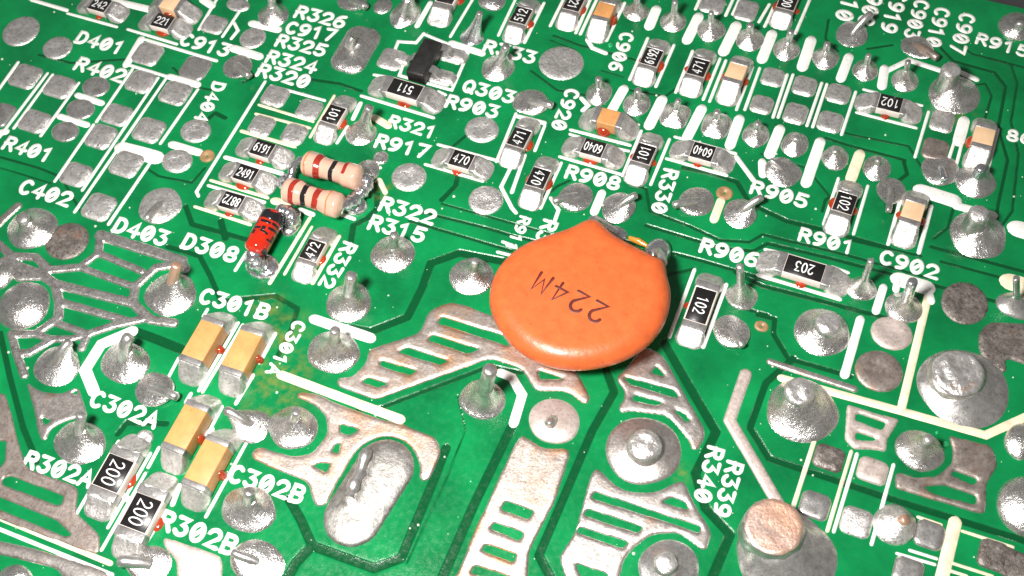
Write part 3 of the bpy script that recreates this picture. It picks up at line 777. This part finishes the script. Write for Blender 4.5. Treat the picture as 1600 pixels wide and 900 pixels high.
for s, a, b in [('R326',(463,17),(541,36)),('C917',(448,42),(526,56)),('R325',(433,62),(510,80)),('R324',(418,87),(496,106)),('R320',(404,108),(484,129)),('D401',(121,57),(194,76)),
  ('R402',(120,98),(196,120)),('C913',(284,60),(360,80)),('R401',(8,222),(82,244)),('C402',(33,290),(112,313)),('D403',(180,350),(263,374)),('D308',(287,375),(372,400)),('C301B',(314,461),(421,489)),
  ('C302A',(144,621),(248,658)),('R302A',(40,716),(146,750)),('R302B',(251,810),(370,855)),('C302B',(360,738),(476,775)),('R322',(595,317),(681,341)),('R315',(578,346),(665,369)),('R321',(608,188),(682,208)),
  ('R903',(698,157),(780,176)),('Q303',(725,133),(805,153)),('R917',(588,219),(671,238)),('R333',(757,71),(838,91)),('R908',(885,267),(970,288)),('R905',(1174,291),(1263,316)),('R906',(1095,382),(1186,408)),
  ('R901',(1249,365),(1336,388)),('C902',(1376,400),(1468,427)),('R915',(1526,59),(1608,82)),('D404',(344,129),(312,190)),('R332',(549,380),(507,449)),('C301A',(470,503),(424,586)),('C906',(981,52),(960,111)),
  ('C920',(896,140),(871,203)),('R330',(1050,265),(1028,333)),('R911',(822,339),(797,392)),('R3',(862,345),(846,378)),('R339',(1150,722),(1126,807)),('R340',(1120,699),(1096,785)),
  ('910',(1339,-17),(1316,32)),('C908',(1374,-22),(1351,40)),('C919',(1408,-12),(1387,51)),('C903',(1442,1),(1423,60)),('C910',(1474,13),(1457,73)),('C907',(1513,22),(1495,84)),('86',(1574,210),(1614,218))]:
    words(s, a, b)

# flux left on the board, small beads, dust
def bead(name, u, v, du, dv, H, matn, amp=.0):
    hx, hy = sx(u, v, du) / 2, sy(u, v, dv) / 2
    me = blob_mesh(name, lambda X, Y: sd_ellipse(X, Y, hx, hy), (-hx, -hy, hx, hy), min(hx, hy) / 6, dome(H, min(hx, hy), amp, 6, int(u)), .06)
    c = xy(u, v); return make(name, me, board, (c[0], c[1], 0), matn)
for u, v, a in [(1478,694,10),(1464,676,6),(954,71,8),(736,752,6)]: bead('flux_bead', u, v, a, a, sx(u, v, a) * .4, 'green_bead')
V, F = [], []
for k in range(420):
    u, v = RNG.random() * 1640 - 20, RNG.random() * 940 - 20
    c = xy(u, v)
    if c[1] > BY1 - .3: continue
    r = .025 + .07 * RNG.random() ** 4
    b0 = len(V); n = 6
    for i in range(n):
        V.append((c[0] + r * math.cos(6.28 * i / n), c[1] + r * math.sin(6.28 * i / n), -.01))
    for i in range(n):
        V.append((c[0] + .6 * r * math.cos(6.28 * i / n), c[1] + .6 * r * math.sin(6.28 * i / n), .012 + r * .5))
    V.append((c[0], c[1], .014 + r * .75))
    for i in range(n):
        F.append((b0 + i, b0 + (i + 1) % n, b0 + n + (i + 1) % n, b0 + n + i)); F.append((b0 + n + i, b0 + n + (i + 1) % n, b0 + 2 * n))
sp = make('flux_specks', mesh('flux_specks', V, F), board, None, 'speck'); sp['kind'] = 'stuff'
P = [mm(983,371,.1), mm(998,377,.12), mm(1011,384,.1)]
make('flux_residue', tube_mesh('flux_residue', P, [.12,.17,.12], 10, True, .2), board, None, 'flux')

for o_ in board.children:
    if o_.name.startswith('solder_joint') and abs(o_.location.x - xy(1505, 606)[0]) < .1: o_['label'] = 'broad solder joint with a crumpled bright cut lead'
    if o_.name.startswith('solder_joint') and abs(o_.location.x - xy(1228, 868)[0]) < .1: o_['label'] = 'largest solder joint with a flat cut copper lead'

# ================================================================== components
CACHE = {}
def cached(key, fn):
    if key not in CACHE: CACHE[key] = fn()
    return CACHE[key]
SIZES = {  # length, width, height, coat length, coat width, pad reach, pad width
 'small': (1.95, 1.12, .50, 1.22, 1.02, .88, 1.42), 'long': (2.9, 1.25, .55, 1.95, 1.06, 1.0, 1.55), 'wide': (2.75, 1.62, .58, 1.68, 1.42, .95, 1.65),
 'cap': (1.75, 1.10, .85, 1.02, 0, 1.0, 1.40), 'bigcap': (2.75, 1.34, 1.05, 2.05, 0, .85, 1.5)}
def chip(u, v, axis, size, text, trot, label, cat, name, group, glue='sn', tone='tan', tilt=0., reach=None):
    L, W, H, cl, cw, ext, pw = SIZES[size]
    if reach: ext = reach
    c = mm(u, v, H + .03)
    rz = math.radians((90 if axis == 'Y' else 0) + tilt + random.uniform(-1.6, 1.6))
    t = thing(name, label, cat, (c[0], c[1], 0), rz, group)
    isr = cw > 0
    body = make('body', cached(('body', size), lambda: box_mesh('body', 0, 0, H / 2 + .03, L - .5, W - .03, H - .03, .04)), t, None, 'ceramic') if isr else \
        make('body', cached(('body', size), lambda: box_mesh('body', 0, 0, H / 2 + .03, L - .4, W - .04, H - .03, .06, 3)), t, None, None)
    if not isr:
        if not body.data.materials: body.data.materials.append(M['tan'])
        if tone != 'tan':
            body.data = cached(('body', size, tone), lambda: box_mesh('body', 0, 0, H / 2 + .03, L - .4, W - .04, H - .03, .06, 3))
            if not body.data.materials: body.data.materials.append(M[tone])
    tl = (L - (cl if isr else cl)) / 2
    for s in (-1, 1):
        make('terminal', cached(('term', size, s), lambda: box_mesh('terminal', s * (L / 2 - tl / 2), 0, H / 2 + .03, tl, W, H + .01, .07, 3)), t, None, 'terminal')
        def fil():
            x0, x1 = L / 2 - .06, L / 2 + ext
            hx = (x1 - x0) / 2 + .15
            def hf(d, X, Y):
                x = X + (x0 + x1) / 2 - .15 - L / 2
                q = np.clip(1 - x / ext, 0, 1)
                wrap = np.clip(1 - np.maximum(0, np.abs(Y) - W / 2 + .02) / (pw / 2 - W / 2 + .12), 0, 1)
                return .10 * np.sqrt(np.minimum(d / .22, 1)) + (H * .88) * q ** (1.5 if isr else 1.3) * wrap ** 1.2 * np.minimum(1, d / .10) + .035 * wave(X, Y, 4, s + int(L * 10)) * np.minimum(1, d / .2)
            me = blob_mesh('solder_fillet', lambda X, Y: sd_rrect(X, Y, hx, pw / 2, .52), (-hx, -pw / 2, hx, pw / 2), .07, hf, .05)
            a = np.empty(len(me.vertices) * 3); me.vertices.foreach_get('co', a); a = a.reshape(-1, 3)
            a[:, 0] = (a[:, 0] + (x0 + x1) / 2 - .15)
            if s < 0: a[:, :2] *= -1
            me.vertices.foreach_set('co', a.ravel()); me.update()
            return me
        make('solder_fillet', cached(('fil', size, s, ext), fil), t, None, 'chip_solder')
    if isr:
        make('coating', cached(('coat', size), lambda: box_mesh('coating', 0, 0, H + .035, cl, cw, .05, .02, 1)), t, None, 'black')
        if text:
            a = math.radians(trot) - rz
            ex, ey = (math.cos(a), math.sin(a)), (-math.sin(a), math.cos(a))
            along = abs(math.cos(a)) > .7
            rl, rh = (cl, cw) if along else (cw, cl)
            h = min(rh * .52, .56 if size == 'small' else .74)
            pitch = min(rl * .80 / (len(text) - .28), h * .62)
            if len(text) == 3 and size == 'small': h = min(h, pitch * 1.75)
            zt = H + .0605
            make('marking', text_mesh('marking', text, (0, 0), ex, ey, pitch, h, .036 if size != 'small' else .031, lambda x, y: zt, .006, False, .70, True), t, None, 'mark')
    for s, k in ((-1, 's'), (1, 'n')):
        if k in glue:
            def gl():
                f = lambda X, Y: sd_ellipse(X, Y, .32, .34)
                return blob_mesh('glue_dot', f, (-.32, -.34, .32, .34), .05, dome(.24 if isr else .55, .3, .02, 5, s), .04)
            make('glue_dot', cached(('glue', isr, s), gl), t, (random.uniform(-.15, .15), s * (W / 2 - .07), 0), 'glue').scale = (random.uniform(.7, 1.5), random.uniform(.8, 1.1), random.uniform(.5, .95))
    return t
R_, C_ = 'chip resistors soldered on the board', 'chip capacitors soldered on the board'
def res_(u, v, ax, size, text, trot, label, **k): return chip(u, v, ax, size, text, trot, label, 'chip resistor', 'chip_resistor', R_, **k)
def cap_(u, v, ax, size, label, **k): return chip(u, v, ax, size, None, 0, label, 'chip capacitor', 'chip_capacitor', C_, **k)
res_(156, 7, 'X', 'small', '242', 0, 'black chip resistor marked 242 at the top edge above D401', glue='s')
res_(254, 33, 'X', 'small', '221', 0, 'black chip resistor marked 221 above the printed C913', glue='s')
res_(633, 139, 'X', 'long', '511', 180, 'long black chip resistor marked 511 upside down beside R903', glue='s')
res_(814, 24, 'Y', 'small', '512', 90, 'black chip resistor marked 512 on end above the printed R333')
res_(897, 4, 'Y', 'small', '221', 270, 'black chip resistor cut by the top edge, left of a tan chip capacitor')
res_(1018, 89, 'Y', 'small', '6192', 90, 'black chip resistor with four digit marking 6192 right of the printed C906')
res_(1091, 105, 'Y', 'small', '471', 90, 'black chip resistor marked 471 left of a pale chip capacitor below the upper pin row')
res_(1231, 2, 'Y', 'small', '100', 270, 'black chip resistor cut by the top edge beside the printed column ending 10', reach=.8)
res_(1391, 161, 'X', 'small', '102', 180, 'black chip resistor marked 102 upside down below the pin row at upper right', glue='s')
res_(927, 231, 'X', 'small', '6040', 180, 'black chip resistor marked 6040 directly above the printed R908', glue='s')
res_(1006, 240, 'Y', 'small', '101', 90, 'black chip resistor marked 101 standing between the two 6040 resistors')
res_(1098, 237, 'X', 'small', '6040', 180, 'black chip resistor marked 6040 to the right of the printed R330', glue='s')
res_(811, 215, 'Y', 'small', '471', 90, 'black chip resistor marked 471 directly above an upended 470 chip')
res_(841, 278, 'Y', 'small', '470', 270, 'black chip resistor marked 470 on end, left of the printed R908')
res_(721, 249, 'X', 'small', '470', 0, 'black chip resistor marked 470 lying flat right of the printed R917', glue='s')
res_(521, 179, 'Y', 'small', '101', 90, 'black chip resistor marked 101 left of the printed R321')
res_(410, 232, 'X', 'small', '6191', 0, 'black chip resistor marked 6191, topmost of the stack of three', glue='s')
res_(384, 271, 'X', 'small', '2491', 0, 'black chip resistor marked 2491, middle of the stack of three', glue='s')
res_(362, 314, 'X', 'small', '8872', 180, 'black chip resistor marked 8872 upside down, lowest of the stack of three', glue='s')
res_(488, 391, 'Y', 'small', '472', 90, 'black chip resistor marked 472 between the red diode and the printed R332')
res_(1320, 317, 'Y', 'small', '102', 270, 'black chip resistor marked 102 on end above the printed R901')
res_(1257, 419, 'X', 'long', '203', 180, 'long black chip resistor marked 203 upside down right of R906', glue='s')
res_(1095, 477, 'Y', 'long', '102', 270, 'long black chip resistor marked 102 right of the orange disc capacitor', glue='n', reach=.8)
res_(177, 739, 'Y', 'wide', '200', 270, 'black chip resistor marked 200 beside the printed R302A')
res_(220, 801, 'Y', 'wide', '200', 270, 'black chip resistor marked 200 beside the printed R302B', glue='sn')
cap_(944, 15, 'Y', 'cap', 'tan chip capacitor near the top edge above the printed C906', tone='tan')
cap_(266, 3, 'X', 'cap', 'pale tan chip capacitor cut by the top edge above the 221 resistor', tone='pale_tan', glue='s')
cap_(1150, 111, 'Y', 'cap', 'pale tan chip capacitor right of the 471 resistor below the upper pin row', tone='pale_tan')
cap_(951, 182, 'X', 'cap', 'orange tan chip capacitor right of the printed C920', tone='tan', glue='s', reach=.9)
cap_(1427, 329, 'Y', 'cap', 'pale tan chip capacitor above the printed C902', tone='pale_tan')
cap_(1538, 212, 'Y', 'cap', 'pale tan chip capacitor near the right edge beside printed bars', tone='pale_tan', glue='n')
cap_(315, 531, 'Y', 'bigcap', 'large tan chip capacitor, left one of the pair under the printed C301B', glue='s')
cap_(377, 547, 'Y', 'bigcap', 'large tan chip capacitor, right one of the pair under the printed C301B', glue='s')
cap_(289, 666, 'Y', 'bigcap', 'large tan chip capacitor right of the printed C302A', glue='s')
cap_(321, 722, 'Y', 'bigcap', 'large tan chip capacitor left of the printed C302B', glue='s')
# big black chip at the top edge
t = chip(703, -14, 'Y', 'long', None, 0, 'large black chip component cut by the top edge above Q303', 'chip component', 'chip_component', None)

# three-legged transistor
def transistor():
    H = 1.0
    c = mm(662, 88, H)
    t = thing('transistor', 'small black three-legged transistor inside the printed Q303 outline', 'transistor', (c[0], c[1], 0))
    make('body', box_mesh('body', 0, 0, H / 2 + .06, 1.16, 2.7, H - .12, .10, 2), t, None, 'mould')
    for q, s in (((616, 90), -1), ((704, 87), 1), ((688, 121), 1)):
        e = xy(*q) - c[:2]
        P = [(s * .5, e[1], .62), (s * .78, e[1], .62), (s * .92, e[1], .5), (s * 1.05, e[1], .24), (s * 1.2, e[1], .19), (s * 1.75, e[1], .19)]
        V, F = [], []
        for i, p in enumerate(P):
            for dy, dz in ((-.24, -.06), (.24, -.06), (.24, .06), (-.24, .06)):
                V.append((p[0], p[1] + dy, p[2] + dz))
        for i in range(len(P) - 1):
            for k in range(4): F.append((i * 4 + k, i * 4 + (k + 1) % 4, i * 4 + 4 + (k + 1) % 4, i * 4 + 4 + k))
        F += [(0, 1, 2, 3), tuple(len(V) - 4 + k for k in range(4))]
        lg = make('leg', mesh('leg', V, F, False), t, None, 'lead')
        f = lambda X, Y: sd_rrect(X, Y, .55, .42, .25)
        make('solder_fillet', blob_mesh('solder_fillet', f, (-.55, -.42, .55, .42), .07, dome(.28, .4, .02, 5, int(q[0])), .05), t, (s * 1.6, e[1], 0), 'chip_solder')
transistor()

# ------------------------------------------------------------------ wire-ended parts
def lathe(name, prof, ns=32, a0=0., a1=2 * math.pi, wob=0.):
    p0, p1 = random.random() * 6, random.random() * 6
    V, F = [], []
    full = abs(a1 - a0 - 2 * math.pi) < 1e-6
    m_ = ns if full else ns + 1
    for x, r in prof:
        for k in range(m_):
            th = a0 + (a1 - a0) * k / ns
            V.append((x + wob * (math.sin(th * 2 + p0) + .5 * math.sin(th * 5 + p1)), r * math.cos(th), r * math.sin(th)))
    for i in range(len(prof) - 1):
        for k in range(ns):
            F.append((i * m_ + k, (i + 1) * m_ + k, (i + 1) * m_ + (k + 1) % m_, i * m_ + (k + 1) % m_))
    return mesh(name, V, F)
def align(t, p, q):
    p, q = Vector(p), Vector(q)
    d = q - p
    X = d.normalized(); Y = Vector((0, 0, 1)).cross(X).normalized(); Z = X.cross(Y)
    mt = Matrix((X, Y, Z)).transposed().to_4x4(); mt.translation = (p + q) / 2
    t.matrix_world = mt
    bpy.context.view_layer.update()
    return d.length, mt
def lump(name, pts, rads, t, mt, matn, l=.16):
    inv = mt.inverted()
    P = []; R = []
    pts = [np.array(p) for p in pts]
    n = len(pts); N = (n - 1) * 5
    for i in range(N + 1):
        f = i / 5; k = min(int(f), n - 2); s = f - k
        p0, p1, p2, p3 = pts[max(k - 1, 0)], pts[k], pts[k + 1], pts[min(k + 2, n - 1)]
        p = .5 * (2 * p1 + (p2 - p0) * s + (2 * p0 - 5 * p1 + 4 * p2 - p3) * s * s + (3 * p1 - p0 - 3 * p2 + p3) * s ** 3)
        P.append(inv @ Vector(p)); R.append((rads[k] * (1 - s) + rads[k + 1] * s) * (1 + .10 * math.sin(i * 1.9 + n)))
    P = [P[0] + (P[0] - P[1]).normalized() * R[0] * .4] + P + [P[-1] + (P[-1] - P[-2]).normalized() * R[-1] * .4]
    R = [R[0] * .45] + R + [R[-1] * .45]
    return make(name, tube_mesh(name, P, R, 14, True, l), t, None, matn)
def axial(e0, e1, z, label, bands, r0=.72, r1=.60):
    t = thing('resistor', label, 'resistor', (0, 0, 0), 0, 'beige wire-ended resistors')
    L, mt = align(t, mm(*e0, z), mm(*e1, z))
    def rad(x):
        f = abs(x) / (L / 2)
        if f > .985: return .10
        b = r1 + (r0 - r1) / (1 + math.exp(-(f - .40) * 22))
        if f > .80: b *= math.sqrt(max(.03, 1 - ((f - .80) / .205) ** 2.2))
        return b
    xs = np.linspace(-L / 2, L / 2, 60)
    make('body', lathe('body', [(x, rad(x)) for x in xs]), t, None, 'beige')
    for f, wd, mname, a0, a1 in bands:
        xc = -L / 2 + f * L
        prof = [(xc - wd / 2, rad(xc - wd / 2) - .01)] + [(xc - wd / 2 + wd * k / 6, rad(xc - wd / 2 + wd * k / 6) + .014) for k in range(7)] + [(xc + wd / 2, rad(xc + wd / 2) - .01)]
        make('colour_band', lathe('colour_band', prof, 40, a0, a1, .028), t, None, mname)
    return t, mt
TAU = 2 * math.pi
ta, ma_ = axial((474, 253), (566, 280), 1.3, 'upper of two beige colour-banded resistors, with its right-hand red band broken',
                [(.11, .10, 'brown_band', 0, TAU), (.30, .34, 'red_band', 0, TAU), (.545, .26, 'black_band', 0, TAU), (.74, .22, 'red_band', .6, 2.1), (.78, .16, 'red_band', 3.3, 4.4)])
tb_, mb_ = axial((444, 294), (536, 324), 1.3, 'lower of two beige colour-banded resistors, just above the red diode',
                 [(.21, .30, 'red_band', 0, TAU), (.40, .30, 'black_band', 0, TAU), (.60, .36, 'red_band', 0, TAU), (.80, .09, 'brown_band', 0, TAU)])
lump('lead', [mm(479, 254, 1.3), mm(468, 251, 1.2), mm(459, 262, .8), mm(454, 276, .55), mm(448, 285, .4)], [.2, .2, .24, .26, .28], ta, ma_, 'shiny')
lump('lead', [mm(560, 278, 1.3), mm(570, 277, 1.1), mm(574, 287, .9), mm(567, 298, .7), mm(556, 306, .6)], [.2, .26, .34, .40, .36], ta, ma_, 'shiny')
lump('lead', [mm(450, 296, 1.3), mm(443, 290, 1.0), mm(441, 284, .5), mm(447, 276, .2)], [.2, .24, .26, .22], tb_, mb_, 'shiny')
lump('lead', [mm(530, 322, 1.3), mm(540, 320, 1.1), mm(551, 314, .8), mm(561, 305, .6)], [.22, .32, .40, .36], tb_, mb_, 'shiny')
def on_pad(name, u, v, a, b, H, t, mt, matn):
    hx, hy = sx(u, v, a) / 2, sy(u, v, b) / 2
    me = blob_mesh(name, lambda X, Y: sd_ellipse(X, Y, hx, hy), (-hx, -hy, hx, hy), .08, dome(H, min(hx, hy), .07, 3, int(u)), .06)
    c = xy(u, v); o = make(name, me, t, None, matn)
    o.matrix_parent_inverse = mt.inverted(); o.location = (c[0], c[1], 0)
on_pad('solder_fillet', 574, 268, 40, 36, .35, ta, ma_, 'solder')
on_pad('solder_fillet', 556, 322, 40, 30, .5, tb_, mb_, 'shiny')

def diode():
    t = thing('diode', 'small red glass diode with a black band and rough soldered ends', 'diode')
    L, mt = align(t, mm(431, 331, 1.0), mm(396, 396, 1.0))
    r = .66
    def rad(x):
        f = abs(x) / (L / 2)
        return r * (1 if f < .72 else math.sqrt(max(.02, 1 - ((f - .72) / .285) ** 2.4)))
    xs = np.linspace(-L / 2, L / 2, 40)
    b = make('body', lathe('body', [(x, rad(x)) for x in xs]), t, None, 'red_glass')
    def band(x0, x1, a0, a1, nm='cathode_band'):
        x = np.linspace(x0, x1, 8)
        make(nm, lathe(nm, [(x[0], rad(x[0]) - .01)] + [(q, rad(q) + .012) for q in x] + [(x[-1], rad(x[-1]) - .01)], 28, a0, a1, .03), t, None, 'black_band')
    band(-L / 2 + .02, -L / 2 + .80, 0, TAU)
    band(-L / 2 + .8, L / 2 - .3, 2.3, 3.4, 'marking'); band(-L / 2 + .8, L / 2 - .3, -2.4, -.9, 'marking')
    for x0, x1, a0, a1 in [(-.62,-.5,.2,.9),(-.58,-.46,1.1,1.9),(-.30,-.18,.1,1.0),(-.22,-.02,1.3,1.5),(-.12,-.02,1.7,2.6),(.05,.14,.9,1.5),(.10,.32,2.0,2.2),(-.44,-.34,2.2,2.9),(.0,.4,.15,.3),(.35,.42,.2,.7)]:
        band(x0 + .12, x1 + .16, a0 - .1, a1, 'marking')
    band(L / 2 - .35, L / 2 - .12, -.6, .5, 'marking')
    lump('solder_end', [mm(433, 329, 1.0), mm(447, 331, .9), mm(456, 341, .6), mm(455, 356, .2)], [.3, .42, .5, .3], t, mt, 'shiny')
    lump('solder_end', [mm(398, 392, .9), mm(396, 404, .75), mm(402, 413, .5), mm(414, 417, .25)], [.36, .5, .5, .42], t, mt, 'shiny')
    on_pad('solder_fillet', 410, 416, 56, 40, .4, t, mt, 'shiny')
    on_pad('solder_fillet', 455, 352, 30, 36, .3, t, mt, 'shiny')
diode()

def disc_capacitor():
    O = [(540,52),(585,42),(628,55),(650,80),(700,125),(770,165),(850,205),(920,240),(958,256),(970,285),(975,335),(990,385),(996,440),(985,520),(955,600),(900,672),(850,715),(780,757),(715,785),(650,803),(585,815),(520,820),(460,819),(400,812),
         (340,796),(280,773),(220,738),(170,697),(125,645),(90,597),(65,545),(50,495),(46,445),(52,395),(65,350),(85,310),(115,268),(150,232),(200,192),(250,166),(300,146),(350,128),(400,113),(460,93),(505,72)]
    zc, th = 2.05, .90
    O = [(750 + x / 3.333, 330 + y / 3.333) for x, y in O]
    P = fillet([xy(u, v, zc + .15) for u, v in O], .5)
    P = np.array(P); c = P.mean(0)
    t = thing('disc_capacitor', 'large round orange ceramic disc capacitor marked 224M lying over the board', 'capacitor', (c[0], c[1], 0))
    LP = [P - c]
    sdf = lambda X, Y: sd_poly(X, Y, LP)
    bb = np.concatenate([(P - c).min(0), (P - c).max(0)])
    def prof(d):
        q = np.minimum(d / .95, 1)
        return th * (.86 * np.sqrt(np.maximum(0, 1 - (1 - q) ** 2)) + .14 * np.minimum(d / 4, 1))
    me = blob_mesh('body', sdf, bb, .10, lambda d, X, Y: prof(d) + .015 * wave(X, Y, .9, 4), 0.)
    a = np.empty(len(me.vertices) * 3); me.vertices.foreach_get('co', a); a = a.reshape(-1, 3)
    F = [tuple(p.vertices) for p in me.polygons]
    n = len(a)
    b = a.copy(); b[:, 2] *= -.95
    V = np.concatenate([a, b]); V[:, 2] += zc
    F = F + [tuple(n + i for i in f[::-1]) for f in F]
    me2 = bpy.data.meshes.new('body'); me2.from_pydata(V.tolist(), [], F)
    import bmesh
    bm = bmesh.new(); bm.from_mesh(me2); bmesh.ops.remove_doubles(bm, verts=bm.verts[:], dist=.004); bm.to_mesh(me2); bm.free()
    me2.polygons.foreach_set('use_smooth', [True] * len(me2.polygons)); me2.update()
    make('body', me2, t, None, 'orange')
    def zf(x, y):
        d = float(sdf(np.array([x]), np.array([y]))[0])
        return zc + float(prof(np.array([max(d, 0)]))[0]) + .015 * float(wave(np.array([x]), np.array([y]), .9, 4)[0]) + .002
    zt = zc + th
    p0, p1 = xy(943, 492, zt), xy(834, 436, zt)
    ex = (p1 - p0) / np.linalg.norm(p1 - p0); ey = np.array([-ex[1], ex[0]])
    pitch = np.linalg.norm(p1 - p0) / 3.75
    h = 1.06
    make('marking', text_mesh('marking', '224M', p0 - c - ey * h / 2, ex, ey, pitch, h, .084, zf, .006, False, .62), t, None, 'brown_ink')
    def wire(pts, r, nm='lead', matn='lead'):
        V_ = [np.array(mm(*p)) - np.array([c[0], c[1], 0]) for p in pts]
        make(nm, tube_mesh(nm, V_, [r] * len(V_), 12, True, .06), t, None, matn)
    wire([(925, 352, 1.9), (926, 346, 1.9), (930, 344, 1.4), (945, 353, .7), (956, 360, .3), (962, 364, .15)], .27)
    wire([(1034, 412, 1.9), (1034, 402, 1.7), (1031, 396, 1.2), (1028, 394, .5)], .27)
    for u, v, a_, b_, H in ((1027, 397, 44, 46, .75), (962, 364, 40, 22, .2)):
        hx, hy = sx(u, v, a_) / 2, sy(u, v, b_) / 2
        q = xy(u, v) - c
        make('solder_fillet', blob_mesh('solder_fillet', lambda X, Y: sd_ellipse(X, Y, hx, hy), (-hx, -hy, hx, hy), .07, dome(H, min(hx, hy), .03, 3, 2), .06), t, (q[0], q[1], 0), 'shiny')
disc_capacitor()
